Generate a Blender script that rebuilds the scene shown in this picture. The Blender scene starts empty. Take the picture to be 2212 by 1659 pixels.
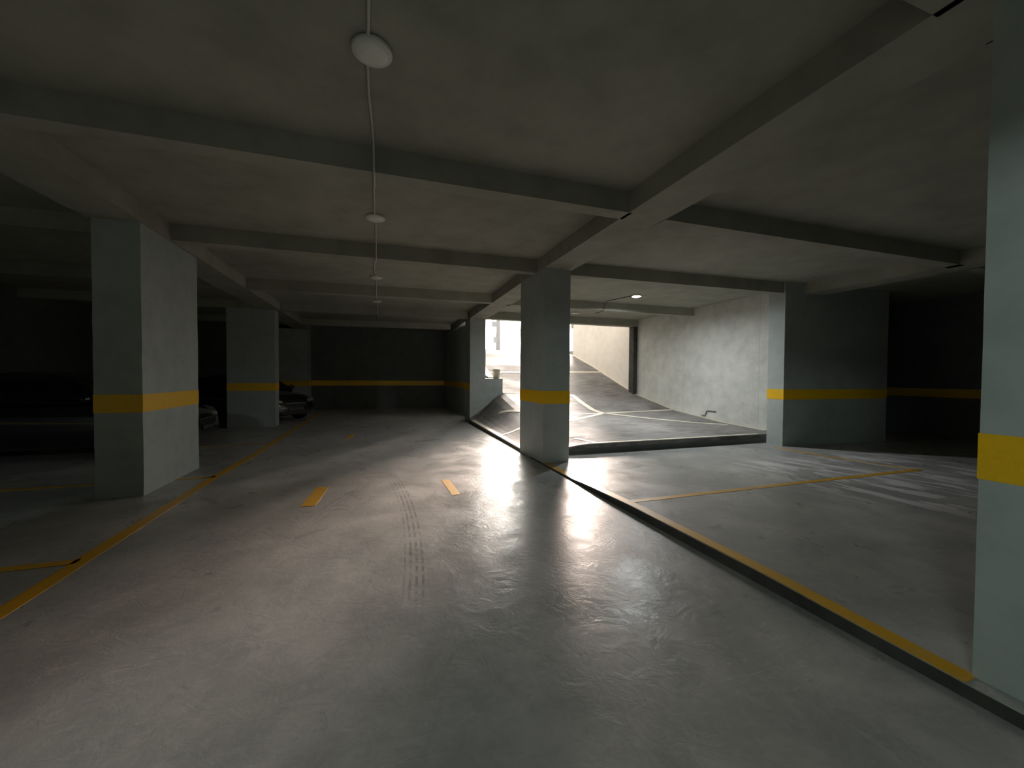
import bpy, bmesh, math, random
from mathutils import Vector, Matrix
random.seed(7)
PI = math.pi
SC = bpy.context.scene
COL = SC.collection

# ------------------------------------------------------------------ camera, light, exposure
CAM_H = 1.45
FPX = 842.0
R = ((0.9473853803926288, 0.0005702399612444583, -0.3200946982452233),
     (-0.32002588850735014, 0.022497426257107215, -0.9471416454142238),
     (0.006661208853883181, 0.9997467382483389, 0.02149622428270429))
cd = bpy.data.cameras.new('camera')
cam = bpy.data.objects.new('camera', cd)
COL.objects.link(cam)
cd.sensor_fit = 'HORIZONTAL'
cd.sensor_width = 36.0
cd.lens = 36.0 * FPX / 2212.0
cd.clip_start = 0.05
cd.clip_end = 300
m = Matrix(((R[0][0], R[0][1], R[0][2], 0), (R[1][0], R[1][1], R[1][2], 0), (R[2][0], R[2][1], R[2][2], CAM_H), (0, 0, 0, 1)))
cam.matrix_world = m
SC.camera = cam

SC.view_settings.view_transform = 'Standard'
SC.view_settings.look = 'None'
SC.view_settings.gamma = 1
SC.view_settings.use_curve_mapping = False
SC.view_settings.exposure = 0.15

SUN_AZ = math.radians(27.5)      # from +Y towards +X
SUN_EL = math.radians(18)
SUNDIR = Vector((math.sin(SUN_AZ) * math.cos(SUN_EL), math.cos(SUN_AZ) * math.cos(SUN_EL), math.sin(SUN_EL)))

w = bpy.data.worlds.new('sky')
SC.world = w
w.use_nodes = True
nt = w.node_tree
nt.nodes.clear()
wo = nt.nodes.new('ShaderNodeOutputWorld')
bg = nt.nodes.new('ShaderNodeBackground')
tc = nt.nodes.new('ShaderNodeTexCoord')
dot = nt.nodes.new('ShaderNodeVectorMath'); dot.operation = 'DOT_PRODUCT'
dot.inputs[1].default_value = SUNDIR
nt.links.new(tc.outputs['Generated'], dot.inputs[0])
mx = nt.nodes.new('ShaderNodeMath'); mx.operation = 'MAXIMUM'; mx.inputs[1].default_value = 0.0
nt.links.new(dot.outputs['Value'], mx.inputs[0])
pw = nt.nodes.new('ShaderNodeMath'); pw.operation = 'POWER'; pw.inputs[1].default_value = 18.0
nt.links.new(mx.outputs[0], pw.inputs[0])
ma = nt.nodes.new('ShaderNodeMath'); ma.operation = 'MULTIPLY_ADD'
ma.inputs[1].default_value = 27.0   # haze glow round the sun
ma.inputs[2].default_value = 1.6    # even overcast sky
nt.links.new(pw.outputs[0], ma.inputs[0])
sx = nt.nodes.new('ShaderNodeSeparateXYZ'); nt.links.new(tc.outputs['Generated'], sx.inputs[0])
hz = nt.nodes.new('ShaderNodeMapRange'); nt.links.new(sx.outputs['Z'], hz.inputs[0])
hz.inputs[1].default_value = -0.04; hz.inputs[2].default_value = 0.01; hz.inputs[3].default_value = 0.06; hz.inputs[4].default_value = 1.0
ms = nt.nodes.new('ShaderNodeMath'); ms.operation = 'MULTIPLY'
nt.links.new(ma.outputs[0], ms.inputs[0]); nt.links.new(hz.outputs[0], ms.inputs[1])
nt.links.new(ms.outputs[0], bg.inputs['Strength'])
bg.inputs['Color'].default_value = (1.0, 0.93, 0.84, 1)
nt.links.new(bg.outputs[0], wo.inputs['Surface'])

sd = bpy.data.lights.new('sun', 'SUN')
sun = bpy.data.objects.new('sun', sd)
COL.objects.link(sun)
sd.energy = 7.2
sd.angle = math.radians(12)
sd.color = (1.0, 0.80, 0.69)
sun.location = (8, 24, 12)
sun.rotation_euler = SUNDIR.to_track_quat('Z', 'Y').to_euler()

LAMP_STRENGTH = 1250.0


# ------------------------------------------------------------------ node helpers
class NT:
    def __init__(s, name):
        s.m = bpy.data.materials.new(name)
        s.m.use_nodes = True
        s.t = s.m.node_tree
        s.t.nodes.clear()
        s.o = s.t.nodes.new('ShaderNodeOutputMaterial')
        s.p = s.t.nodes.new('ShaderNodeBsdfPrincipled')
        s.t.links.new(s.p.outputs[0], s.o.inputs['Surface'])
        g = s.t.nodes.new('ShaderNodeNewGeometry')
        s.pos = g.outputs['Position']

    def set(s, inp, v):
        if isinstance(v, bpy.types.NodeSocket):
            s.t.links.new(v, inp)
        else:
            inp.default_value = v

    def math(s, op, a, b=0.0, c=None, clamp=False):
        n = s.t.nodes.new('ShaderNodeMath'); n.operation = op; n.use_clamp = clamp
        s.set(n.inputs[0], a); s.set(n.inputs[1], b)
        if c is not None: s.set(n.inputs[2], c)
        return n.outputs[0]

    def noise(s, scale, detail=4, rough=0.55, vec=None, stretch=None, dist=0.0):
        v = vec or s.pos
        if stretch:
            mp = s.t.nodes.new('ShaderNodeMapping'); s.set(mp.inputs[0], v)
            mp.inputs['Scale'].default_value = stretch
            v = mp.outputs[0]
        n = s.t.nodes.new('ShaderNodeTexNoise')
        s.set(n.inputs['Vector'], v)
        n.inputs['Scale'].default_value = scale
        n.inputs['Detail'].default_value = detail
        n.inputs['Roughness'].default_value = rough
        n.inputs['Distortion'].default_value = dist
        return n.outputs['Fac']

    def ramp(s, fac, stops):
        n = s.t.nodes.new('ShaderNodeValToRGB')
        s.set(n.inputs[0], fac)
        e = n.color_ramp.elements
        e[0].position, e[0].color = stops[0][0], col4(stops[0][1])
        e[1].position, e[1].color = stops[-1][0], col4(stops[-1][1])
        for p_, c_ in stops[1:-1]:
            k = e.new(p_); k.color = col4(c_)
        return n.outputs[0]

    def mix(s, fac, a, b, mode='MIX'):
        n = s.t.nodes.new('ShaderNodeMix'); n.data_type = 'RGBA'; n.blend_type = mode
        s.set(n.inputs[0], fac); s.set(n.inputs[6], a if not isinstance(a, tuple) else col4(a)); s.set(n.inputs[7], b if not isinstance(b, tuple) else col4(b))
        return n.outputs[2]

    def smooth(s, v, lo, hi):
        n = s.t.nodes.new('ShaderNodeMapRange'); n.interpolation_type = 'SMOOTHSTEP'
        s.set(n.inputs[0], v); n.inputs[1].default_value = lo; n.inputs[2].default_value = hi
        return n.outputs[0]

    def xyz(s):
        n = s.t.nodes.new('ShaderNodeSeparateXYZ'); s.set(n.inputs[0], s.pos)
        return n.outputs

    def bump(s, h, strength=0.3, dist=0.01, prev=None):
        n = s.t.nodes.new('ShaderNodeBump')
        n.inputs['Strength'].default_value = strength
        n.inputs['Distance'].default_value = dist
        s.set(n.inputs['Height'], h)
        if prev is not None: s.t.links.new(prev, n.inputs['Normal'])
        s.t.links.new(n.outputs[0], s.p.inputs['Normal'])
        return n.outputs[0]

    def base(s, v): s.set(s.p.inputs['Base Color'], v if not isinstance(v, tuple) else col4(v))
    def rough(s, v): s.set(s.p.inputs['Roughness'], v)


def col4(c):
    if isinstance(c, (int, float)): return (c, c, c, 1)
    return (c[0], c[1], c[2], 1)


def mul(c, k): return (c[0] * k, c[1] * k, c[2] * k)


# ------------------------------------------------------------------ materials
def mat_floor():
    n = NT('polished_concrete')
    big = n.noise(0.55, 5, 0.6, dist=0.8)
    mid = n.noise(2.3, 6, 0.62, dist=0.5)
    fine = n.noise(38, 4, 0.6)
    swirl = n.noise(3.2, 6, 0.68, stretch=(1.0, 0.35, 1.0), dist=0.6)
    a = n.math('ADD', n.math('MULTIPLY', big, 0.5), n.math('MULTIPLY', mid, 0.5))
    c = n.ramp(a, [(0.27, (0.24, 0.245, 0.24)), (0.46, (0.32, 0.32, 0.31)), (0.56, (0.39, 0.385, 0.37)), (0.68, (0.48, 0.47, 0.45))])
    dust = n.smooth(swirl, 0.56, 0.74)
    c = n.mix(n.math('MULTIPLY', dust, 0.30), c, (0.52, 0.50, 0.48))
    # grey-green repair patches and dark specks
    pt = n.smooth(n.noise(0.9, 3, 0.5), 0.56, 0.66)
    c = n.mix(n.math('MULTIPLY', pt, 0.28), c, (0.24, 0.28, 0.265))
    x, y, z = n.xyz()
    mott = n.noise(17, 5, 0.7, dist=0.8)
    c = n.mix(n.math('MULTIPLY', n.smooth(mott, 0.42, 0.72), 0.16), c, (0.60, 0.59, 0.57))
    c = n.mix(n.math('MULTIPLY', n.smooth(n.noise(30, 3, 0.6, stretch=(0.35, 1, 1)), 0.62, 0.74), 0.22), c, (0.16, 0.158, 0.15))
    scr = n.noise(6.0, 3, 0.55, stretch=(0.35, 2.4, 1), dist=0.9)
    f = n.math('SUBTRACT', 1.0, n.smooth(n.math('ABSOLUTE', n.math('SUBTRACT', scr, 0.5)), 0.0, 0.012))
    c = n.mix(n.math('MULTIPLY', n.math('MULTIPLY', f, n.smooth(n.noise(1.1, 2, 0.5), 0.48, 0.62)), 0.35), c, (0.62, 0.60, 0.57))
    # dried water streaks on the raised bay
    wx = n.math('MULTIPLY', n.smooth(x, 4.6, 5.8), n.math('SUBTRACT', 1.0, n.smooth(x, 8.4, 9.6)))
    wy = n.math('MULTIPLY', n.smooth(y, 1.9, 2.6), n.math('SUBTRACT', 1.0, n.smooth(y, 4.6, 5.4)))
    ws = n.smooth(n.noise(1.5, 4, 0.55, stretch=(2.3, 0.55, 1), dist=1.2), 0.49, 0.56)
    c = n.mix(n.math('MULTIPLY', n.math('MULTIPLY', wx, wy), n.math('MULTIPLY', ws, 0.75)), c, (0.74, 0.72, 0.74))

    def arc(cx, cy, r0, width, ylo, yhi, strength, c, stripes=22.0):
        dx = n.math('SUBTRACT', x, cx); dy = n.math('SUBTRACT', y, cy)
        r = n.math('SQRT', n.math('ADD', n.math('MULTIPLY', dx, dx), n.math('MULTIPLY', dy, dy)))
        d = n.math('SUBTRACT', r, r0)
        inside = n.math('MULTIPLY', n.smooth(d, 0.0, 0.02), n.math('SUBTRACT', 1.0, n.smooth(d, width - 0.02, width)))
        st = n.smooth(n.math('SINE', n.math('MULTIPLY', d, 2 * PI * stripes)), -0.2, 0.8)
        yr = n.math('MULTIPLY', n.smooth(y, ylo, ylo + 0.7), n.math('SUBTRACT', 1.0, n.smooth(y, yhi - 0.7, yhi)))
        worn = n.smooth(n.noise(7, 4, 0.6), 0.36, 0.58)
        f = n.math('MULTIPLY', n.math('MULTIPLY', inside, st), n.math('MULTIPLY', yr, worn))
        return n.mix(n.math('MULTIPLY', f, strength), c, (0.10, 0.098, 0.095))
    c = arc(-12.0, 4.0, 12.20, 0.17, 2.2, 6.4, 0.55, c, 22)
    c = arc(4.4, 4.3, 3.02, 0.30, 3.6, 6.9, 0.4, c, 12)
    c = arc(3.0, 3.0, 6.6, 0.24, 6.2, 9.4, 0.75, c, 10)
    c = arc(2.4, 2.0, 6.1, 0.2, 5.6, 8.6, 0.35, c, 12)
    c = arc(7.5, 1.5, 8.5, 0.22, 3.8, 6.2, 0.35, c, 14)
    n.base(c)
    rv = n.noise(1.7, 5, 0.65, dist=1.0)
    rg = n.math('ADD', n.math('MULTIPLY', n.smooth(rv, 0.35, 0.68), 0.18), 0.27)
    rg = n.math('ADD', rg, n.math('MULTIPLY', dust, 0.10), clamp=True)
    n.rough(rg)
    n.p.inputs['Specular IOR Level'].default_value = 0.20
    b1 = n.bump(n.noise(5.5, 5, 0.62, dist=1.6), 0.35, 0.012)
    n.bump(fine, 0.16, 0.004, b1)
    return n.m


def mat_ramp():
    n = NT('broomed_concrete')
    big = n.noise(0.9, 4, 0.6)
    lines = n.noise(2.0, 6, 0.7, stretch=(1.2, 11.0, 1.0), dist=0.5)
    a = n.math('ADD', n.math('MULTIPLY', big, 0.45), n.math('MULTIPLY', lines, 0.55))
    c = n.ramp(a, [(0.38, (0.11, 0.105, 0.10)), (0.5, (0.215, 0.205, 0.195)), (0.63, (0.33, 0.315, 0.30))])
    n.base(c)
    n.rough(n.math('ADD', n.math('MULTIPLY', n.smooth(big, 0.4, 0.65), 0.2), 0.50))
    n.p.inputs['Specular IOR Level'].default_value = 0.06
    n.bump(lines, 0.6, 0.02)
    return n.m


def mat_concrete(name, c0, c1, c2, scale=1.6, rough=0.85, bump=0.15, cracks=False, seams=False):
    n = NT(name)
    a = n.math('ADD', n.math('MULTIPLY', n.noise(scale * 0.5, 4, 0.6), 0.5), n.math('MULTIPLY', n.noise(scale * 3, 5, 0.65), 0.5))
    c = n.ramp(a, [(0.36, c0), (0.5, c1), (0.66, c2)])
    st = n.smooth(n.noise(1.4, 4, 0.6, stretch=(1, 1, 0.25)), 0.58, 0.75)
    c = n.mix(n.math('MULTIPLY', st, 0.25), c, mul(c0, 0.8))
    if cracks:
        ck = n.noise(2.0, 3, 0.7, stretch=(1, 0.6, 7.0), dist=0.6)
        f = n.math('LESS_THAN', n.math('ABSOLUTE', n.math('SUBTRACT', ck, 0.62)), 0.004)
        c = n.mix(n.math('MULTIPLY', f, 0.5), c, mul(c0, 0.45))
    if seams:
        x, y, z = n.xyz()
        f = n.math('LESS_THAN', n.math('ABSOLUTE', n.math('SUBTRACT', n.math('PINGPONG', n.math('ADD', y, 0.4), 1.22), 0.006)), 0.006)
        c = n.mix(n.math('MULTIPLY', f, 0.28), c, mul(c0, 0.6))
    n.base(c)
    n.rough(rough)
    h = n.math('ADD', n.noise(14, 5, 0.6), n.math('MULTIPLY', n.noise(90, 2, 0.5), 0.4))
    n.bump(h, bump, 0.008)
    return n.m


def mat_paint(name, c, wear, rough=0.5, worn=0.25):
    n = NT(name)
    v = n.noise(26, 6, 0.72, dist=1.0)
    big = n.noise(1.3, 4, 0.6)
    t = n.smooth(n.math('ADD', n.math('MULTIPLY', v, 0.6), n.math('MULTIPLY', big, 0.4)), 0.60 - worn * 0.3, 0.76 - worn * 0.3)
    n.base(n.mix(n.math('MULTIPLY', t, 0.85), n.ramp(v, [(0.3, mul(c, 0.85)), (0.7, c)]), wear))
    n.rough(rough)
    n.bump(v, 0.1, 0.004)
    return n.m


def mat_simple(name, c, rough=0.5, metal=0.0, coat=0.0, spec=None):
    n = NT(name)
    v = n.noise(12, 3, 0.5)
    n.base(n.ramp(v, [(0.3, mul(c, 0.9)), (0.7, c)]))
    n.rough(rough)
    n.p.inputs['Metallic'].default_value = metal
    n.p.inputs['Coat Weight'].default_value = coat
    n.p.inputs['Coat Roughness'].default_value = 0.04
    return n.m


M = {}
M['floor'] = mat_floor()
M['ramp'] = mat_ramp()
M['ceiling'] = mat_concrete('ceiling_concrete', (0.27, 0.268, 0.222), (0.335, 0.332, 0.275), (0.40, 0.396, 0.33), 0.8, 0.9, 0.1, cracks=False)
M['pillar'] = mat_concrete('grey_pillar_paint', (0.33, 0.37, 0.355), (0.39, 0.43, 0.415), (0.44, 0.48, 0.465), 1.5, 0.55, 0.12)
M['wall'] = mat_concrete('wall_concrete', (0.46, 0.46, 0.43), (0.57, 0.57, 0.53), (0.67, 0.665, 0.62), 1.2, 0.85, 0.2, cracks=True, seams=True)
M['wallout'] = mat_concrete('sunlit_wall_tone', (0.74, 0.68, 0.60), (0.82, 0.76, 0.68), (0.88, 0.82, 0.75), 1.2, 0.85, 0.2, seams=True)  # warm sunlight put into this lighter copy of the ramp wall's concrete
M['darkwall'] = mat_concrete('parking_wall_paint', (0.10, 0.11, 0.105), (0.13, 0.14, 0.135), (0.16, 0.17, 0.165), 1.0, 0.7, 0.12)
M['yellow'] = mat_paint('yellow_band_paint', (0.95, 0.55, 0.006), (0.55, 0.36, 0.06), 0.45, 0.0)
M['line'] = mat_paint('worn_yellow_line_paint', (0.66, 0.36, 0.02), (0.36, 0.31, 0.22), 0.42, 0.35)
M['paleline'] = mat_paint('faded_cream_line_paint', (0.72, 0.66, 0.52), (0.45, 0.41, 0.33), 0.55, 0.3)
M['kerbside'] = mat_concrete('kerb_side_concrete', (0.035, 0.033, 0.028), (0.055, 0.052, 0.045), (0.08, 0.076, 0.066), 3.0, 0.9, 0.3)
M['plastic'] = mat_simple('white_plastic', (0.72, 0.72, 0.66), 0.45)
M['diffuser'] = mat_simple('opal_diffuser', (0.80, 0.80, 0.74), 0.35)
M['conduit'] = mat_simple('grey_pvc_conduit', (0.55, 0.55, 0.52), 0.5)
M['darkpipe'] = mat_simple('rusty_dark_steel', (0.10, 0.095, 0.09), 0.6, 0.3)
M['steel'] = mat_simple('painted_grey_steel', (0.42, 0.44, 0.47), 0.4, 0.2)
M['bucket'] = mat_simple('pale_bucket_plastic', (0.62, 0.60, 0.50), 0.4)
M['carpaint'] = mat_simple('black_car_paint', (0.006, 0.006, 0.007), 0.16, 0.0, 1.0)
M['glass'] = mat_simple('dark_car_glass', (0.01, 0.011, 0.012), 0.05)
M['rubber'] = mat_simple('tyre_rubber', (0.02, 0.02, 0.02), 0.8)
M['chrome'] = mat_simple('chrome_trim', (0.75, 0.75, 0.76), 0.12, 1.0)
M['lens'] = mat_simple('headlight_lens', (0.55, 0.56, 0.58), 0.06, 0.6, 1.0)
M['blacktrim'] = mat_simple('black_plastic_trim', (0.015, 0.015, 0.015), 0.45)
M['plate'] = mat_simple('blank_number_plate', (0.05, 0.05, 0.05), 0.4)
M['ground'] = mat_concrete('outdoor_ground', (0.30, 0.29, 0.27), (0.38, 0.37, 0.35), (0.46, 0.45, 0.42), 1.0, 0.9, 0.2)
e = NT('lit_led_diffuser')
e.t.nodes.remove(e.p)
em = e.t.nodes.new('ShaderNodeEmission')
em.inputs['Color'].default_value = (0.90, 0.95, 0.97, 1)
em.inputs['Strength'].default_value = LAMP_STRENGTH
e.t.links.new(em.outputs[0], e.o.inputs['Surface'])
M['led'] = e.m
e = NT('added_batten_tube')
e.t.nodes.remove(e.p)
em = e.t.nodes.new('ShaderNodeEmission')
em.inputs['Color'].default_value = (0.84, 1.0, 0.95, 1)
em.inputs['Strength'].default_value = 400.0
e.t.links.new(em.outputs[0], e.o.inputs['Surface'])
M['led2'] = e.m


M['bucket'].node_tree.nodes['Principled BSDF'].inputs['Subsurface Weight'].default_value = 0.7
M['bucket'].node_tree.nodes['Principled BSDF'].inputs['Subsurface Radius'].default_value = (0.2, 0.18, 0.15)

# ------------------------------------------------------------------ mesh helpers
def link_mesh(name, bm, mat, parent=None, smooth=False):
    bmesh.ops.recalc_face_normals(bm, faces=bm.faces)
    me = bpy.data.meshes.new(name)
    bm.to_mesh(me); bm.free()
    me.materials.append(mat)
    if smooth:
        for p_ in me.polygons: p_.use_smooth = True
    o = bpy.data.objects.new(name, me)
    COL.objects.link(o)
    if parent is not None: o.parent = parent
    return o


def empty(name, loc=(0, 0, 0), rz=0.0):
    o = bpy.data.objects.new(name, None)
    o.empty_display_size = 0.2
    COL.objects.link(o)
    o.location = loc; o.rotation_euler = (0, 0, rz)
    return o


def tag(o, label=None, cat=None, group=None, kind=None):
    if label: o['label'] = label
    if cat: o['category'] = cat
    if group: o['group'] = group
    if kind: o['kind'] = kind
    return o


def prism(bm, pts, z0, z1):
    """pts: plan polygon; z0/z1 scalar or per-vertex list."""
    n = len(pts)
    za = z0 if isinstance(z0, (list, tuple)) else [z0] * n
    zb = z1 if isinstance(z1, (list, tuple)) else [z1] * n
    a = [bm.verts.new((p[0], p[1], za[i])) for i, p in enumerate(pts)]
    b = [bm.verts.new((p[0], p[1], zb[i])) for i, p in enumerate(pts)]
    bm.faces.new(a[::-1]); bm.faces.new(b)
    for i in range(n):
        j = (i + 1) % n
        bm.faces.new((a[i], a[j], b[j], b[i]))


def box(bm, x0, x1, y0, y1, z0, z1):
    prism(bm, [(x0, y0), (x1, y0), (x1, y1), (x0, y1)], z0, z1)


def bevel(bm, w=0.01, seg=2, ang=0.5):
    es = [e_ for e_ in bm.edges if len(e_.link_faces) == 2 and e_.calc_face_angle(0) > ang]
    bmesh.ops.bevel(bm, geom=es, offset=w, segments=seg, affect='EDGES', profile=0.5)


def tube(bm, pts, r, seg=10, cap=True):
    pts = [Vector(p) for p in pts]
    rings = []
    up = None
    for i, p in enumerate(pts):
        t = (pts[min(i + 1, len(pts) - 1)] - pts[max(i - 1, 0)]).normalized()
        if up is None:
            up = Vector((0, 0, 1)) if abs(t.z) < 0.9 else Vector((1, 0, 0))
        s = t.cross(up).normalized(); u = s.cross(t).normalized(); up = u
        rr = r[i] if isinstance(r, (list, tuple)) else r
        rings.append([bm.verts.new(p + s * rr * math.cos(2 * PI * k / seg) + u * rr * math.sin(2 * PI * k / seg)) for k in range(seg)])
    for a, b in zip(rings, rings[1:]):
        for k in range(seg):
            bm.faces.new((a[k], a[(k + 1) % seg], b[(k + 1) % seg], b[k]))
    if cap:
        bm.faces.new(rings[0][::-1]); bm.faces.new(rings[-1])


def lathe(bm, prof, seg=32, axis='Z', close=True, off=(0, 0, 0)):
    rings = []
    for r, h in prof:
        ring = []
        for k in range(seg):
            a = 2 * PI * k / seg
            if axis == 'Z': v = (r * math.cos(a), r * math.sin(a), h)
            else: v = (r * math.cos(a), h, r * math.sin(a))
            ring.append(bm.verts.new((v[0] + off[0], v[1] + off[1], v[2] + off[2])))
        rings.append(ring)
    for a, b in zip(rings, rings[1:]):
        for k in range(seg):
            bm.faces.new((a[k], a[(k + 1) % seg], b[(k + 1) % seg], b[k]))
    if close:
        bm.faces.new(rings[0][::-1]); bm.faces.new(rings[-1])


def interp(x, xs, ys):
    if x <= xs[0]: return ys[0]
    for i in range(len(xs) - 1):
        if x <= xs[i + 1]:
            t = (x - xs[i]) / (xs[i + 1] - xs[i])
            return ys[i] + t * (ys[i + 1] - ys[i])
    return ys[-1]


def edge_noise(k, amp=0.006):
    return amp * (math.sin(k * 12.9898) * 43758.5453 % 1.0 - 0.5)


# ------------------------------------------------------------------ floor (aisle) and raised bay
ZC = 3.42       # slab soffit
ZB = 3.20       # beam soffit
FX0, FX1, FY0, FY1 = -8.0, 13.0, -7.0, 17.65

bm = bmesh.new()
box(bm, FX0 - 0.2, 2.52, FY0 - 0.2, FY1 + 0.2, -0.2, 0.0)
box(bm, 2.52, 3.80, 11.75, FY1 + 0.2, -0.2, 0.0)
box(bm, 8.6, FX1 + 0.2, 6.4, 7.3, -0.2, 0.022)
box(bm, FX0 - 0.2, FX1 + 0.2, FY0 - 0.2, FY1 + 0.9, -0.45, -0.2)
floor = tag(link_mesh('floor', bm, M['floor']), 'wide polished grey concrete driving aisle of the garage', 'floor', kind='structure')

BY = [-7.0, 0.0, 1.0, 2.0, 3.5, 4.4, 4.9, 6.4]
BZ = [0.06, 0.06, 0.065, 0.085, 0.075, 0.045, 0.022, 0.022]
bm = bmesh.new()
xs = [2.52, 4.5, 6.5, 8.6, 13.0]
top = [[bm.verts.new((x, y, z if x < 8 else z)) for x in xs] for y, z in zip(BY, BZ)]
bot = [[bm.verts.new((x, y, -0.2)) for x in xs] for y in BY]
for i in range(len(BY) - 1):
    for j in range(len(xs) - 1):
        bm.faces.new((top[i][j], top[i][j + 1], top[i + 1][j + 1], top[i + 1][j]))
for i in range(len(BY) - 1):
    bm.faces.new((top[i][0], top[i + 1][0], bot[i + 1][0], bot[i][0]))
    bm.faces.new((top[i][-1], top[i + 1][-1], bot[i + 1][-1], bot[i][-1]))
bay = tag(link_mesh('floor', bm, M['floor']), 'slightly raised concrete parking bay floor right of the aisle, in front of the ramp', 'floor', kind='structure')
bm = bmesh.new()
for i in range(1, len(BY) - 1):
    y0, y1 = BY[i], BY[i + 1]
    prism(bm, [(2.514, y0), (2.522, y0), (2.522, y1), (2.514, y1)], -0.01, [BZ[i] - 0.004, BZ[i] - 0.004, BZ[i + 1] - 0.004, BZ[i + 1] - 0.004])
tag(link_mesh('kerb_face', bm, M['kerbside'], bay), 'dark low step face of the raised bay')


def bayz(y): return interp(y, BY, BZ)


def strip(pts, width, zf, mat, parent, name, label=None, sub=0.12, lift=0.003):
    """painted strip along a plan polyline; zf(x,y) surface height"""
    P = []
    for (x0, y0), (x1, y1) in zip(pts, pts[1:]):
        L = math.hypot(x1 - x0, y1 - y0); k = max(1, int(L / sub))
        for i in range(k):
            P.append((x0 + (x1 - x0) * i / k, y0 + (y1 - y0) * i / k))
    P.append(pts[-1])
    bm = bmesh.new()
    prev = None
    for i, (x, y) in enumerate(P):
        a = P[max(i - 1, 0)]; b = P[min(i + 1, len(P) - 1)]
        tx, ty = b[0] - a[0], b[1] - a[1]
        L = math.hypot(tx, ty) or 1
        nx, ny = -ty / L, tx / L
        wl = width / 2 + edge_noise(i * 3.1 + x); wr = width / 2 + edge_noise(i * 7.7 + y)
        q = []
        for s_ in (wl, -wr):
            xx, yy = x + nx * s_, y + ny * s_
            zz = zf(xx, yy)
            q += [bm.verts.new((xx, yy, zz + lift)), bm.verts.new((xx, yy, zz - 0.002))]
        if prev:
            bm.faces.new((prev[0], q[0], q[2], prev[2]))
            bm.faces.new((prev[0], prev[1], q[1], q[0]))
            bm.faces.new((prev[2], q[2], q[3], prev[3]))
        else:
            bm.faces.new((q[0], q[2], q[3], q[1]))
        prev = q
    bm.faces.new((prev[0], prev[1], prev[3], prev[2]))
    o = link_mesh(name, bm, mat, parent)
    if label: o['label'] = label
    return o


flat = lambda x, y: 0.0
bz = lambda x, y: bayz(y)
strip([(-2.16, -1.0), (-2.17, 3.2), (-2.20, 6.4), (-2.14, 8.2), (-2.14, 17.0)], 0.115, flat, M['line'], floor, 'yellow_line', 'long yellow line along the left bays')
strip([(-7.9, 3.93), (-4.5, 3.90), (-2.2, 3.87)], 0.09, flat, M['line'], floor, 'yellow_line', 'yellow divider between the left parking bays nearest the camera')
strip([(-7.9, 6.5), (-4.5, 6.5), (-2.2, 6.49)], 0.09, flat, M['line'], floor, 'yellow_line', 'yellow divider beside the nearest left pillar')
strip([(-7.9, 9.3), (-2.2, 9.3)], 0.09, flat, M['line'], floor, 'yellow_line')
strip([(-0.755, 4.74), (-0.70, 5.50)], 0.15, flat, M['line'], floor, 'yellow_dash', 'short yellow dash left of the aisle centre')
strip([(0.875, 4.66), (0.85, 5.38)], 0.11, flat, M['line'], floor, 'yellow_dash', 'faded short yellow dash right of the aisle centre')
strip([(-0.73, 9.5), (-0.62, 10.2)], 0.11, flat, M['line'], floor, 'yellow_dash', 'faint yellow dash further up the aisle')
strip([(2.576, 0.99), (2.576, 5.84)], 0.105, bz, M['line'], bay, 'yellow_line', 'bright yellow edge line along the raised bay step')
strip([(2.63, 3.62), (5.0, 3.60), (7.70, 3.57)], 0.09, bz, M['line'], bay, 'yellow_line', 'yellow divider across the raised bay')
strip([(7.66, 5.80), (7.64, 3.52)], 0.07, bz, M['line'], bay, 'yellow_line', 'yellow end line of the raised bay by the pier')

# ------------------------------------------------------------------ ramp
RY = [6.3, 6.8, 7.95, 9.65, 11.6, 13.2, 14.5, 16.3, 17.4, 18.5]
RZ = [0.195, 0.215, 0.265, 0.43, 0.83, 1.385, 1.85, 2.40, 2.63, 2.66]


def rampz(X, Y):
    P = interp(Y, RY, RZ)
    zl = interp(Y, [6.3, 7, 11.6, 12.2], [0.10, 0.055, 0.08, 0.3])
    s = min(max((X - 2.6) / 1.1, 0), 1); s = s * s * (3 - 2 * s)
    return zl + (P - zl) * s


ramp = empty('ramp', (5.6, 6.33, 0))
tag(ramp, 'broomed concrete ramp with cream lines climbing to daylight behind the middle pillar', 'ramp')


def ramp_left(Y):
    if Y <= 6.98: return 3.002
    if Y <= 11.75: return 2.53 + 0.07 * (Y - 7) / 4.75
    return 3.69


bm = bmesh.new()
ys = [6.33, 6.5, 6.7, 6.96, 7.0] + [7.0 + 0.25 * i for i in range(1, 19)] + [11.74, 11.76] + [12.0 + 0.25 * i for i in range(0, 25)]
NX = 26
rows = []
for Y in ys:
    xl = ramp_left(Y)
    r_ = []
    for j in range(NX + 1):
        X = xl + (8.56 - xl) * (j / NX) ** 1.4
        r_.append(bm.verts.new((X - 5.6, Y - 6.33, rampz(X, Y))))
    rows.append(r_)
low = []
for r_, Y in zip(rows, ys):
    low.append([bm.verts.new((r_[0].co.x, r_[0].co.y, -0.05)), bm.verts.new((r_[-1].co.x, r_[-1].co.y, -0.05))])
for a, b in zip(rows, rows[1:]):
    for j in range(NX):
        bm.faces.new((a[j], a[j + 1], b[j + 1], b[j]))
for i in range(len(rows) - 1):
    bm.faces.new((rows[i][0], rows[i + 1][0], low[i + 1][0], low[i][0]))
    bm.faces.new((rows[i][-1], rows[i + 1][-1], low[i + 1][1], low[i][1]))
fr = [bm.verts.new((v.co.x, v.co.y, -0.05)) for v in rows[0]]
for j in range(NX):
    bm.faces.new((rows[0][j], rows[0][j + 1], fr[j + 1], fr[j]))
fr = [bm.verts.new((v.co.x, v.co.y, -0.05)) for v in rows[-1]]
for j in range(NX):
    bm.faces.new((rows[-1][j], rows[-1][j + 1], fr[j + 1], fr[j]))
link_mesh('ramp_slab', bm, M['ramp'], ramp)
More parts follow.
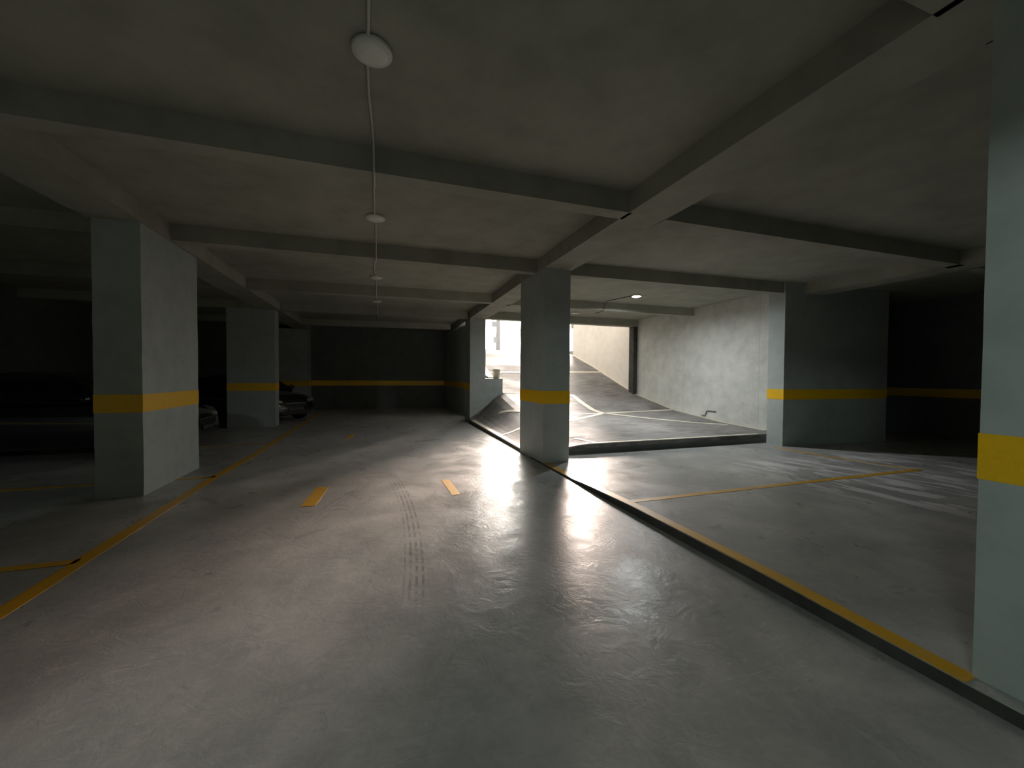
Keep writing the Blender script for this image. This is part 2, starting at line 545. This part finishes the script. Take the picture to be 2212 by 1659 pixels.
rz_l = lambda x, y: rampz(x + 5.6, y + 6.33)


def rstrip(pts, width, mat, name, label=None):
    return strip([(x - 5.6, y - 6.33) for x, y in pts], width, rz_l, mat, ramp, name, label, lift=0.006)


rstrip([(6.0, 11.6), (5.86, 10.6), (5.80, 9.9), (5.92, 9.5)], 0.17, M['paleline'], 'lane_line', 'thick cream lane line curving down the ramp')
rstrip([(5.92, 9.5), (6.78, 8.68), (7.5, 8.1), (8.3, 7.55)], 0.10, M['paleline'], 'lane_line', 'thin cream line running to the right wall')
rstrip([(3.2, 10.6), (3.57, 9.97), (4.86, 9.42), (5.9, 9.5), (8.42, 9.68)], 0.10, M['paleline'], 'lane_line', 'cream line across the ramp foot')
rstrip([(5.85, 9.45), (4.48, 8.68), (3.1, 8.69), (2.66, 8.64)], 0.12, M['paleline'], 'lane_line', 'cream line behind the middle pillar')
rstrip([(3.8, 13.7), (8.5, 13.85)], 0.12, M['paleline'], 'lane_line', 'cream line across the steep part of the ramp')
rstrip([(3.72, 17.15), (8.5, 17.15)], 0.25, M['paleline'], 'lane_line', 'cream line at the top of the ramp')
rstrip([(3.64, 6.91), (3.85, 6.36)], 0.08, M['paleline'], 'lane_line')
rstrip([(3.05, 6.39), (7.9, 6.39)], 0.07, M['paleline'], 'edge_line', 'pale yellow line on the front lip of the ramp')
rstrip([(2.60, 7.05), (2.66, 11.7)], 0.10, M['paleline'], 'edge_line', 'pale yellow line on the aisle lip of the ramp')
rstrip([(8.50, 6.7), (8.50, 17.2)], 0.08, M['paleline'], 'edge_line', 'yellow line along the foot of the ramp wall')
bm = bmesh.new()
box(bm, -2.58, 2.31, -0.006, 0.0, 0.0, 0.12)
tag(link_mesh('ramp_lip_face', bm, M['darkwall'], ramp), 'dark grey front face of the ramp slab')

# ------------------------------------------------------------------ ceiling and beams
bm = bmesh.new()
prism(bm, [(-8.2, -7.2), (13.2, -7.2), (13.2, 11.85), (3.12, 11.85), (3.12, 17.85), (-8.2, 17.85)], ZC, ZC + 0.3)
ceil = tag(link_mesh('ceiling', bm, M['ceiling']), 'low grey concrete slab over the whole garage', 'ceiling', kind='structure')


def beam(pts, label=None, z0=ZB):
    bm = bmesh.new()
    prism(bm, pts, z0, ZC + 0.01)
    bevel(bm, 0.008, 1)
    o = link_mesh('beam', bm, M['ceiling'], ceil)
    if label: o['label'] = label
    return o


beam([(2.52, -7), (3.01, -7), (3.01, 7.0), (3.11, 11.9), (3.11, 17.65), (2.73, 17.65), (2.60, 11.9), (2.52, 7.0)], 'long main beam running over the middle pillar')
beam([(-3.15, -7), (-2.62, -7), (-2.60, 17.65), (-3.15, 17.65)], 'long beam running over the left pillars')
beam([(8.42, -7), (8.93, -7), (8.93, 5.9), (8.42, 5.9)], 'beam along the right end of the parking bays')
for (ya, yb, wd) in [(-1.60, -1.60, 0.18), (1.00, 0.99, 0.18), (3.64, 3.585, 0.18), (6.32, 6.16, 0.18), (9.36, 9.07, 0.18), (12.2, 11.85, 0.2), (15.4, 14.97, 0.2)]:
    beam([(-2.62, ya), (2.56, yb), (2.56, yb + wd), (-2.62, ya + wd)], 'cross beam over the aisle')
    beam([(-8, ya + 0.1), (-3.14, ya), (-3.14, ya + wd), (-8, ya + wd + 0.1)])
for (ya, yb, wd) in [(-1.6, -1.6, 0.18), (1.0, 1.0, 0.18), (3.61, 3.50, 0.18), (6.12, 5.86, 0.18), (9.18, 8.98, 0.18)]:
    beam([(3.0, ya), (8.56, yb), (8.56, yb + wd), (3.0, ya + wd)], 'cross beam over the right bays')
for y in (-1.6, 1.0, 3.5):
    beam([(8.9, y), (13, y), (13, y + 0.18), (8.9, y + 0.18)])
beam([(3.08, 11.60), (8.58, 11.55), (8.58, 11.84), (3.08, 11.84)], 'lintel beam over the ramp opening', 3.19)

# ------------------------------------------------------------------ walls


def wall(name, pts, z0, z1, mat, label):
    bm = bmesh.new()
    prism(bm, pts, z0, z1)
    return tag(link_mesh(name, bm, mat), label, 'wall', kind='structure')


def band(bm, pts, z0=0.99, z1=1.20):
    prism(bm, pts, z0, z1)


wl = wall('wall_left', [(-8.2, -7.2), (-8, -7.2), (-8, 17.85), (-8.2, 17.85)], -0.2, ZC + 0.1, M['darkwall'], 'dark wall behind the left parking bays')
bm = bmesh.new(); band(bm, [(-8, -7), (-7.996, -7), (-7.996, 17.6), (-8, 17.6)])
link_mesh('painted_band', bm, M['yellow'], wl)
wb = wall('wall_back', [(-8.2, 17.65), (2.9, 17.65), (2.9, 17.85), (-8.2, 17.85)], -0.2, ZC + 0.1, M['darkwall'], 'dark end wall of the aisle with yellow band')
bm = bmesh.new(); band(bm, [(-8, 17.646), (2.75, 17.646), (2.75, 17.65), (-8, 17.65)])
link_mesh('painted_band', bm, M['yellow'], wb)
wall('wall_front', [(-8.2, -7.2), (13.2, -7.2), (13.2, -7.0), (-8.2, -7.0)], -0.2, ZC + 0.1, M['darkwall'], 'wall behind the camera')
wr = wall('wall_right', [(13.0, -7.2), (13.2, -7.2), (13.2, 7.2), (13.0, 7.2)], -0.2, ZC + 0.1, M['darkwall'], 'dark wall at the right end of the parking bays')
bm = bmesh.new(); band(bm, [(12.996, -7), (13, -7), (13, 7), (12.996, 7)])
link_mesh('painted_band', bm, M['yellow'], wr)
wall('wall_recess', [(10.5, 7.0), (13.0, 7.0), (13.0, 7.2), (10.5, 7.2)], -0.2, ZC + 0.1, M['darkwall'], 'dark recessed wall beside the wide pier')
wp = wall('wall_passage', [(2.84, 13.6), (3.10, 13.6), (3.10, 17.65), (2.73, 17.65)], -0.2, ZC + 0.1, M['pillar'], 'grey wall at the far right of the aisle beyond the far pillar')
bm = bmesh.new(); band(bm, [(2.835, 13.6), (2.85, 13.6), (2.74, 17.65), (2.725, 17.65)])
link_mesh('painted_band', bm, M['yellow'], wp)
wall('wall_ramp', [(8.55, 6.206), (8.80, 6.206), (8.80, 11.85), (8.55, 11.85)], -0.2, ZC + 0.1, M['wall'], 'pale concrete retaining wall right of the ramp, under the ceiling')
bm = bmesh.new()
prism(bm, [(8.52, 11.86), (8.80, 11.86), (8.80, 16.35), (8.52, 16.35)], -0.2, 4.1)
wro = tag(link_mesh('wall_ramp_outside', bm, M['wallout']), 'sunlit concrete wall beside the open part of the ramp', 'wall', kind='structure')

# pier (front at Y 5.85) with band on front and left faces
pier = empty('concrete_pier', (9.4, 6.0, 0))
tag(pier, 'wide dark grey pier with dull yellow band, right of the ramp wall', 'pillar')
bm = bmesh.new(); prism(bm, [(-1.48, -0.15), (1.46, -0.36), (1.46, 1.0), (-0.58, 1.0), (-0.58, 0.205), (-1.48, 0.205)], 0.01, ZC - 0.001)
link_mesh('pier_body', bm, M['pillar'], pier)
bm = bmesh.new(); prism(bm, [(-1.484, -0.154), (1.46, -0.364), (1.46, -0.30), (-1.40, -0.10), (-1.40, 0.212), (-1.484, 0.212)], 0.99, 1.20)
link_mesh('painted_band', bm, M['yellow'], pier)

# slim pilaster at the opening on the ramp wall
pil = empty('wall_pilaster', (8.42, 11.6, 0.8))
tag(pil, 'slim dark concrete pilaster on the ramp wall at the opening edge', 'pillar')
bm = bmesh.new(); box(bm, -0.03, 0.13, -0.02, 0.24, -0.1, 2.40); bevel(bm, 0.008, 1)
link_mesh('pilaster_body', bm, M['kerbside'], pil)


def pillar(label, x0, x1, y0, y1, z0=0.0, ztop=ZB + 0.005, bandz=(0.99, 1.20), sh=0.0, mat='pillar'):
    cx, cy = (x0 + x1) / 2, (y0 + y1) / 2
    t = empty('concrete_pillar', (cx, cy, z0))
    tag(t, label, 'pillar')
    bm = bmesh.new()
    w_, d_ = (x1 - x0) / 2, (y1 - y0) / 2
    n_ = 14
    # slightly uneven arrises, as hand-rendered
    rings = []
    for k in range(n_ + 1):
        z = (ztop - z0) * k / n_
        o_ = [edge_noise(k * 2.3 + cx + q * 5.1, 0.006) for q in range(4)]
        rings.append([bm.verts.new(v) for v in ((-w_ + o_[0], -d_, z), (w_ + o_[1], -d_, z), (w_ + o_[2], d_, z), (-w_ + o_[3], d_, z))])
    for a, b in zip(rings, rings[1:]):
        for k in range(4):
            bm.faces.new((a[k], a[(k + 1) % 4], b[(k + 1) % 4], b[k]))
    bm.faces.new(rings[0][::-1]); bm.faces.new(rings[-1])
    link_mesh('pillar_shaft', bm, M[mat], t)
    if bandz:
        bm = bmesh.new()
        e_ = 0.004
        prism(bm, [(-w_ - e_, -d_ - e_), (w_ + e_, -d_ - e_), (w_ + e_, d_ + e_), (-w_ - e_, d_ + e_)], bandz[0] - z0, bandz[1] - z0)
        link_mesh('painted_band', bm, M['yellow'], t)
    return t


pillar('nearest left grey pillar with orange-yellow band, beside the left yellow line', -3.09, -2.645, 5.72, 7.20)
pillar('added wide left pillar, unseen, behind the viewpoint', -3.86, -2.735, -0.20, 0.25)  # added out of view to keep the batten's light off the nearest left pillar
pillar('second left pillar, wide and dark with a thin lit edge and yellow band', -3.86, -2.735, 12.22, 12.64)
pillar('farthest left pillar in the dark beside the parked car', -3.9, -2.66, 16.95, 17.60)
pillar('middle grey pillar with brown and yellow band standing before the ramp', 2.518, 2.99, 5.85, 6.96)
pillar('near right pillar cut by the photo edge with a broad yellow band', 2.615, 3.08, -0.20, 1.005)
# far pillar beside the opening
pillar('far grey pillar at the left edge of the ramp opening', 2.61, 3.10, 11.76, 12.50, bandz=None)
ly = bpy.data.objects['concrete_pillar']
bm = bmesh.new(); box(bm, -0.249, -0.244, -0.36, 0.36, 0.99, 1.20)
fp = [o for o in bpy.data.objects if o.get('label') == 'far grey pillar at the left edge of the ramp opening'][0]
link_mesh('painted_band', bm, M['yellow'], fp)

# low wall block + sloping parapet left of ramp
bk = empty('low_parapet_wall', (3.39, 11.77, 0))
tag(bk, 'low greenish grey parapet wall beside the far pillar with a bucket on top', 'parapet')
bm = bmesh.new(); box(bm, -0.295, 0.275, 0.0, 1.3, 0.0, 1.355); bevel(bm, 0.01, 1)
link_mesh('parapet_block', bm, M['pillar'], bk)
bm = bmesh.new()
yy = [1.3, 1.5, 2.8, 4.6, 5.7, 6.6]
for a, b in zip(yy, yy[1:]):
    za, zb_ = rampz(5, a + 11.77) + 0.03, rampz(5, b + 11.77) + 0.03
    prism(bm, [(0.12, a), (0.335, a), (0.335, b), (0.12, b)], 0.0, [za, za, zb_, zb_])
link_mesh('sloping_kerb', bm, M['pillar'], bk)
bm = bmesh.new()
for a, b in zip(yy, yy[1:]):
    za, zb_ = rampz(5, a + 11.77) + 0.03, rampz(5, b + 11.77) + 0.03
    prism(bm, [(0.11, a), (0.34, a), (0.34, b), (0.11, b)], [za, za, zb_, zb_], [za + 0.03, za + 0.03, zb_ + 0.03, zb_ + 0.03])
tag(link_mesh('kerb_capping', bm, M['paleline'], bk), 'white capping strip')

# ------------------------------------------------------------------ outside at the top of the ramp
bm = bmesh.new()
box(bm, -20, 40, 18.4, 60, 2.2, 2.665)
box(bm, 8.8, 40, 7.3, 18.4, 2.2, 2.665)
tag(link_mesh('ground', bm, M['ground']), 'sunlit ground at the top of the ramp', 'ground', kind='structure')
kb = empty('street_kerb', (5, 21.2, 2.665))
tag(kb, 'grey kerb line across the top of the ramp, in the daylight', 'kerb')
bm = bmesh.new(); box(bm, -12, 14, 0, 0.3, 0, 0.25); bevel(bm, 0.03, 2)
link_mesh('kerb_stone', bm, M['steel'], kb)
up = empty('utility_pole', (7.75, 26, 2.665))
tag(up, 'faint pale pole washed out by the daylight beyond the ramp', 'pole')
bm = bmesh.new(); tube(bm, [(0, 0, 0), (0, 0, 3.0), (0, 0, 6.5)], [0.17, 0.13, 0.1], 14)
link_mesh('pole_shaft', bm, M['steel'], up, True)
bm = bmesh.new(); box(bm, -0.32, -0.08, -0.12, 0.12, 1.05, 1.45); bevel(bm, 0.03, 2)
link_mesh('meter_box', bm, M['steel'], up)
bm = bmesh.new(); box(bm, -0.45, -0.08, -0.1, 0.1, 2.15, 2.5); bevel(bm, 0.03, 2)
link_mesh('bracket', bm, M['steel'], up)

gp = empty('gate_post', (8.64, 16.42, 2.40))
tag(gp, 'slim blue-grey gate post at the far end of the ramp wall', 'post')
bm = bmesh.new(); box(bm, -0.06, 0.02, 0, 0.08, 0.02, 1.28); bevel(bm, 0.008, 1)
link_mesh('post_shaft', bm, M['steel'], gp)
bm = bmesh.new(); box(bm, -0.16, 0.10, -0.04, 0.12, 1.28, 1.48); bevel(bm, 0.02, 2)
link_mesh('post_cap', bm, M['steel'], gp)


# ------------------------------------------------------------------ ceiling lights
def make_light(label, x, y, lit=False, group=None):
    t = empty('ceiling_light', (x, y, ZC))
    tag(t, label, 'light')
    bm = bmesh.new()
    if lit: lathe(bm, [(0.112, 0.0), (0.118, -0.006), (0.118, -0.038), (0.110, -0.046), (0.101, -0.045), (0.101, -0.012)], 40, close=False)
    else: lathe(bm, [(0.112, 0.0), (0.118, -0.006), (0.118, -0.024), (0.108, -0.032), (0.098, -0.033)], 40)
    link_mesh('housing', bm, M['plastic'], t, True)
    bm = bmesh.new(); lathe(bm, [(0.099, -0.020), (0.0985, -0.0255), (0.05, -0.026), (0.004, -0.0262)] if lit else [(0.101, -0.028), (0.099, -0.034), (0.085, -0.041), (0.05, -0.046), (0.004, -0.048)], 40)
    o = link_mesh('diffuser', bm, M['led'] if lit else M['diffuser'], t, True)
    if lit: o['label'] = 'glowing white diffuser'
    return t


l0 = make_light('nearest of the unlit round lights on the aisle ceiling, largest and highest in view', -0.045, 2.55)
for lab, x, y in [('second unlit round light along the aisle conduit, between the first two cross beams', -0.056, 5.20),
                  ('third unlit round light along the aisle conduit, seen as a thin ellipse', -0.08, 8.36),
                  ('farthest unlit round light on the aisle ceiling, a thin pale sliver', -0.085, 11.05)]:
    r_ = l0.copy(); COL.objects.link(r_); r_.location = (x, y, ZC); r_['label'] = lab
    for ch in list(l0.children):
        c_ = ch.copy(); COL.objects.link(c_); c_.parent = r_
lit = make_light('lit round light glowing blue-white on the ceiling before the ramp', 5.86, 8.0, True)
make_light('small unlit round light beside the middle pillar, near the ramp opening', 5.72, 10.87)

# added, unseen batten light behind the camera; a shadow suggests a source there
bt = empty('added_batten_light', (-4.2, -2.8, ZC))
tag(bt, 'added long lit batten light on the ceiling behind the viewpoint', 'light')
bm = bmesh.new(); box(bm, -0.05, 0.05, -0.62, 0.62, -0.05, 0.0); bevel(bm, 0.008, 1)
link_mesh('housing', bm, M['plastic'], bt)
bm = bmesh.new(); tube(bm, [(0, -0.58, -0.075), (0, 0.58, -0.075)], 0.035, 16)
link_mesh('tube', bm, M['led2'], bt, True)

# conduit along the aisle
cz = ZC - 0.012
bzq = ZB - 0.012
path = [(-0.05, -6.9, cz), (-0.05, 0.9, cz), (-0.05, 0.975, bzq), (-0.05, 1.20, bzq), (-0.05, 1.28, cz), (-0.055, 2.2, cz), (-0.075, 2.66, cz), (-0.075, 2.95, cz), (-0.058, 3.3, cz), (-0.052, 3.50, cz - 0.02), (-0.05, 3.605, bzq),
        (-0.05, 3.86, bzq), (-0.055, 3.95, cz), (-0.064, 4.3, cz), (-0.065, 5.2, cz), (-0.056, 5.5, cz), (-0.056, 6.05, cz), (-0.06, 6.20, bzq), (-0.07, 6.46, bzq), (-0.085, 6.6, cz), (-0.105, 7.4, cz), (-0.10, 7.9, cz), (-0.08, 8.2, cz), (-0.08, 9.1, cz),
        (-0.08, 9.18, bzq), (-0.08, 9.45, bzq), (-0.08, 9.55, cz), (-0.08, 11.9, cz), (-0.08, 11.99, bzq), (-0.08, 12.27, bzq), (-0.08, 12.35, cz), (-0.08, 15.1, cz)]
dense = []
for a, b in zip(path, path[1:]):
    for k in range(3):
        t_ = k / 3
        dense.append(tuple(a[i] + (b[i] - a[i]) * t_ for i in range(3)))
dense.append(path[-1])
bm = bmesh.new(); tube(bm, dense, 0.0095, 8)
tag(link_mesh('electrical_conduit', bm, M['conduit'], None, True), 'thin grey conduit linking the round lights down the aisle ceiling', 'conduit')
bm = bmesh.new(); tube(bm, [(5.80, 8.1, cz), (5.70, 8.5, cz), (5.60, 8.85, cz - 0.005), (5.58, 8.95, cz - 0.03), (5.585, 9.02, ZB - 0.0), (5.59, 9.05, ZB - 0.02), (5.58, 9.2, ZB - 0.03), (5.55, 9.30, ZB - 0.035), (5.50, 9.33, ZB - 0.05)], 0.0085, 8)
tag(link_mesh('electrical_cable', bm, M['darkpipe'], None, True), 'thin dark cable from the lit light drooping under the next cross beam', 'cable')

# ------------------------------------------------------------------ bucket, pipe stubs
bu = empty('bucket', (3.50, 11.93, 1.355))
tag(bu, 'pale plastic bucket standing on the low parapet wall', 'bucket')
bm = bmesh.new()
lathe(bm, [(0.001, 0.012), (0.095, 0.012), (0.097, 0.002), (0.10, 0.0), (0.128, 0.285), (0.122, 0.285), (0.092, 0.02), (0.001, 0.02)], 36, close=False)
link_mesh('bucket_body', bm, M['bucket'], bu, True)
bm = bmesh.new()
lathe(bm, [(0.124, 0.235), (0.132, 0.237), (0.135, 0.245), (0.138, 0.29), (0.134, 0.296), (0.128, 0.294), (0.124, 0.28), (0.124, 0.235)], 36, close=False)
link_mesh('bucket_rim', bm, M['bucket'], bu, True)
bm = bmesh.new()
tube(bm, [(0.142 * math.cos(a), 0.142 * math.sin(a) * 0.99, 0.25 - 0.10 * math.sin(a)) for a in [PI * k / 16 for k in range(17)]], 0.0035, 6)
link_mesh('bucket_handle', bm, M['steel'], bu, True)

ps = empty('pipe_stub', (3.10, 11.81, 1.40))
tag(ps, 'small curled white pipe end between the far pillar and the parapet top', 'pipe')
bm = bmesh.new(); tube(bm, [(-0.10, 0.06, -0.04), (-0.055, -0.075, -0.03), (-0.04, -0.09, 0.0), (-0.015, -0.10, 0.03), (0.02, -0.10, 0.03), (0.04, -0.10, 0.01)], 0.016, 10)
link_mesh('pipe_bend', bm, M['plastic'], ps, True)
bm = bmesh.new(); lathe(bm, [(0.001, -0.112), (0.022, -0.112), (0.024, -0.09), (0.001, -0.09)], 14, 'Y', close=False, off=(0.05, 0, -0.005))
tag(link_mesh('pipe_mouth', bm, M['darkpipe'], ps), 'dark pipe mouth')

wp2 = empty('wall_pipe', (8.525, 8.4, 0.42))
tag(wp2, 'thin bent dark pipe low on the pale ramp wall', 'pipe')
bm = bmesh.new(); tube(bm, [(0.0, 0.22, -0.045), (0.0, 0.10, -0.03), (0, 0.075, -0.0), (0, 0.06, 0.07), (0, 0.03, 0.10), (0, -0.1, 0.105), (0, -0.26, 0.10)], 0.011, 8)
link_mesh('pipe_run', bm, M['darkpipe'], wp2, True)


# ------------------------------------------------------------------ cars
def make_car(label, loc, rz):
    """car with nose towards local +X, length 4.2, width 1.76"""
    t = empty('car', loc, rz)
    tag(t, label, 'car')
    # lower body stations: x, half width at belt, z bottom, z belt(hood/trunk top)
    st = [(-2.08, 0.62, 0.34, 0.86), (-2.00, 0.78, 0.26, 0.95), (-1.75, 0.85, 0.20, 0.99), (-1.3, 0.87, 0.18, 0.98), (-0.7, 0.88, 0.18, 0.96), (0.0, 0.88, 0.18, 0.95),
          (0.7, 0.88, 0.18, 0.95), (1.1, 0.87, 0.18, 0.93), (1.5, 0.86, 0.19, 0.86), (1.8, 0.82, 0.20, 0.78), (2.0, 0.72, 0.23, 0.68), (2.10, 0.56, 0.30, 0.58)]
    bm = bmesh.new()
    rings = []
    for x, hw, zb_, zt in st:
        h = zt - zb_
        pr = [(-hw * 0.86, zb_), (-hw * 0.98, zb_ + h * 0.14), (-hw, zb_ + h * 0.42), (-hw * 0.985, zb_ + h * 0.68), (-hw * 0.93, zb_ + h * 0.90), (-hw * 0.78, zt), (-hw * 0.35, zt + 0.03), (0, zt + 0.04)]
        pr = pr + [(-y, z) for y, z in pr[-2::-1]]
        rings.append([bm.verts.new((x, y, z)) for y, z in pr])
    n_ = len(rings[0])
    for a, b in zip(rings, rings[1:]):
        for k in range(n_ - 1):
            bm.faces.new((a[k], a[k + 1], b[k + 1], b[k]))
        bm.faces.new((a[n_ - 1], a[0], b[0], b[n_ - 1]))
    bm.faces.new(rings[0][::-1]); bm.faces.new(rings[-1])
    body = link_mesh('body', bm, M['carpaint'], t, True)
    # greenhouse
    gh = [(-1.85, 0.70, 0.98, 0.62), (-1.15, 0.78, 1.36, 0.58), (-0.5, 0.80, 1.445, 0.58), (0.1, 0.80, 1.43, 0.58), (0.45, 0.79, 1.34, 0.59), (1.15, 0.74, 0.965, 0.68)]
    bm = bmesh.new(); rings = []
    for x, hb, zt, ht in gh:
        pr = [(-hb, 0.93), (-(hb * 0.6 + ht * 0.4), 0.93 + (zt - 0.93) * 0.55), (-ht, zt - 0.02), (-ht * 0.5, zt + 0.012), (0, zt + 0.02)]
        pr = pr + [(-y, z) for y, z in pr[-2::-1]]
        rings.append([bm.verts.new((x, y, z)) for y, z in pr])
    n_ = len(rings[0])
    for a, b in zip(rings, rings[1:]):
        for k in range(n_ - 1):
            bm.faces.new((a[k], a[k + 1], b[k + 1], b[k]))
    bm.faces.new(rings[0][::-1]); bm.faces.new(rings[-1])
    link_mesh('cabin', bm, M['carpaint'], t, True)
    # windscreen and side windows
    bm = bmesh.new()
    q = [bm.verts.new(v) for v in ((0.49, -0.60, 1.335), (0.49, 0.60, 1.335), (1.16, 0.66, 0.985), (1.16, -0.66, 0.985))]
    q2 = [bm.verts.new((v.co.x - 0.03, v.co.y, v.co.z - 0.03)) for v in q]
    bm.faces.new(q); bm.faces.new(q2[::-1])
    for k in range(4): bm.faces.new((q[k], q[(k + 1) % 4], q2[(k + 1) % 4], q2[k]))
    link_mesh('windscreen', bm, M['glass'], t)
    for s_ in (-1, 1):
        for (xa, xb, xc, xd) in ((-1.45, -0.55, -0.55, -1.1), (-0.47, 0.85, 0.35, -0.47)):
            bm = bmesh.new()
            vs = [(xa, 0.815, 0.99), (xb, 0.815, 0.99), (xc, 0.655, 1.33), (xd, 0.655, 1.33)]
            q = [bm.verts.new((x, s_ * y, z)) for x, y, z in vs]
            q2 = [bm.verts.new((x, s_ * (y - 0.06), z)) for x, y, z in vs]
            bm.faces.new(q); bm.faces.new(q2[::-1])
            for k in range(4): bm.faces.new((q[k], q[(k + 1) % 4], q2[(k + 1) % 4], q2[k]))
            link_mesh('side_window', bm, M['glass'], t)
        # headlight: swept-back lens
        bm = bmesh.new()
        vs = [(2.03, 0.42, 0.60), (1.93, 0.70, 0.645), (1.66, 0.835, 0.74), (1.64, 0.825, 0.78), (1.88, 0.68, 0.735), (2.00, 0.44, 0.675)]
        q = [bm.verts.new((x + 0.085, s_ * (y + 0.035), z)) for x, y, z in vs]
        q2 = [bm.verts.new((x - 0.08, s_ * (y - 0.05), z)) for x, y, z in vs]
        bm.faces.new(q); bm.faces.new(q2[::-1])
        for k in range(6): bm.faces.new((q[k], q[(k + 1) % 6], q2[(k + 1) % 6], q2[k]))
        hl = link_mesh('headlight', bm, M['lens'], t)
        hl['label'] = 'glinting clear headlight'
        bm = bmesh.new(); lathe(bm, [(0.001, 0.0), (0.055, 0.0), (0.06, -0.03), (0.001, -0.03)], 18, 'Y', close=False)
        fl = link_mesh('fog_lamp', bm, M['lens'], t, True)
        fl.rotation_euler = (0, 0, -PI / 2 + s_ * 0.45); fl.location = (2.07, s_ * 0.60, 0.36)
        # mirror
        bm = bmesh.new(); bmesh.ops.create_uvsphere(bm, u_segments=14, v_segments=8, radius=1)
        bmesh.ops.scale(bm, vec=(0.07, 0.11, 0.065), verts=bm.verts); bmesh.ops.translate(bm, vec=(0.78, s_ * 0.99, 1.02), verts=bm.verts)
        tube(bm, [(0.8, s_ * 0.82, 0.98), (0.79, s_ * 0.93, 1.0)], 0.02, 8)
        link_mesh('wing_mirror', bm, M['carpaint'], t, True)
        # tail light
        bm = bmesh.new(); box(bm, -2.06, -1.9, min(s_ * 0.5, s_ * 0.76), max(s_ * 0.5, s_ * 0.76), 0.74, 0.88); bevel(bm, 0.02, 2)
        link_mesh('tail_light', bm, M['blacktrim'], t)
        for xw in (-1.3, 1.32):
            bm = bmesh.new()
            lathe(bm, [(0.19, -0.09), (0.29, -0.10), (0.315, -0.08), (0.32, 0.0), (0.315, 0.08), (0.29, 0.10), (0.19, 0.09), (0.19, -0.09)], 32, 'Y', close=False)
            wh = link_mesh('wheel', bm, M['rubber'], t, True); wh.location = (xw, s_ * 0.80, 0.32)
            bm = bmesh.new()
            lathe(bm, [(0.001, 0.07), (0.04, 0.075), (0.05, 0.06), (0.05, 0.03), (0.001, 0.03)], 20, 'Y', close=False)
            lathe(bm, [(0.175, 0.03), (0.205, 0.085), (0.195, 0.09), (0.17, 0.07), (0.175, 0.03)], 32, 'Y', close=False)
            for k in range(5):
                a = 2 * PI * k / 5
                tube(bm, [(0.04 * math.cos(a), 0.05, 0.04 * math.sin(a)), (0.19 * math.cos(a), 0.06, 0.19 * math.sin(a))], [0.024, 0.016], 6)
            rim = link_mesh('rim', bm, M['chrome'], wh)
            if s_ < 0: rim.rotation_euler = (0, 0, PI)
    # grille, bumper intake, plate, chrome bar
    bm = bmesh.new(); box(bm, 2.02, 2.115, -0.36, 0.36, 0.47, 0.575); bevel(bm, 0.02, 2)
    for k in range(4): box(bm, 2.11, 2.122, -0.34, 0.34, 0.483 + k * 0.024, 0.490 + k * 0.024)
    link_mesh('grille', bm, M['blacktrim'], t)
    bm = bmesh.new(); box(bm, 2.05, 2.125, -0.40, 0.40, 0.575, 0.592); bevel(bm, 0.005, 1)
    link_mesh('chrome_bar', bm, M['chrome'], t)
    bm = bmesh.new(); box(bm, 2.0, 2.118, -0.50, 0.50, 0.27, 0.36); bevel(bm, 0.02, 2)
    link_mesh('lower_bumper', bm, M['blacktrim'], t)
    bm = bmesh.new(); box(bm, 2.11, 2.125, -0.26, 0.26, 0.37, 0.46); bevel(bm, 0.004, 1)
    link_mesh('number_plate', bm, M['plate'], t)
    return t


def copy_tree(o, parent=None):
    c_ = o.copy(); COL.objects.link(c_)
    c_.parent = parent
    for ch in list(o.children): copy_tree(ch, c_)
    return c_


car = make_car('black car in the dark with glinting headlights, beyond the second left pillar', (-4.05, 14.45, 0), math.radians(-38))
c2 = copy_tree(car)
c2.location = (-5.35, 9.25, 0); c2.rotation_euler = (0, 0, math.radians(0))
c2['label'] = 'black car barely visible in the dark between the first two left pillars'
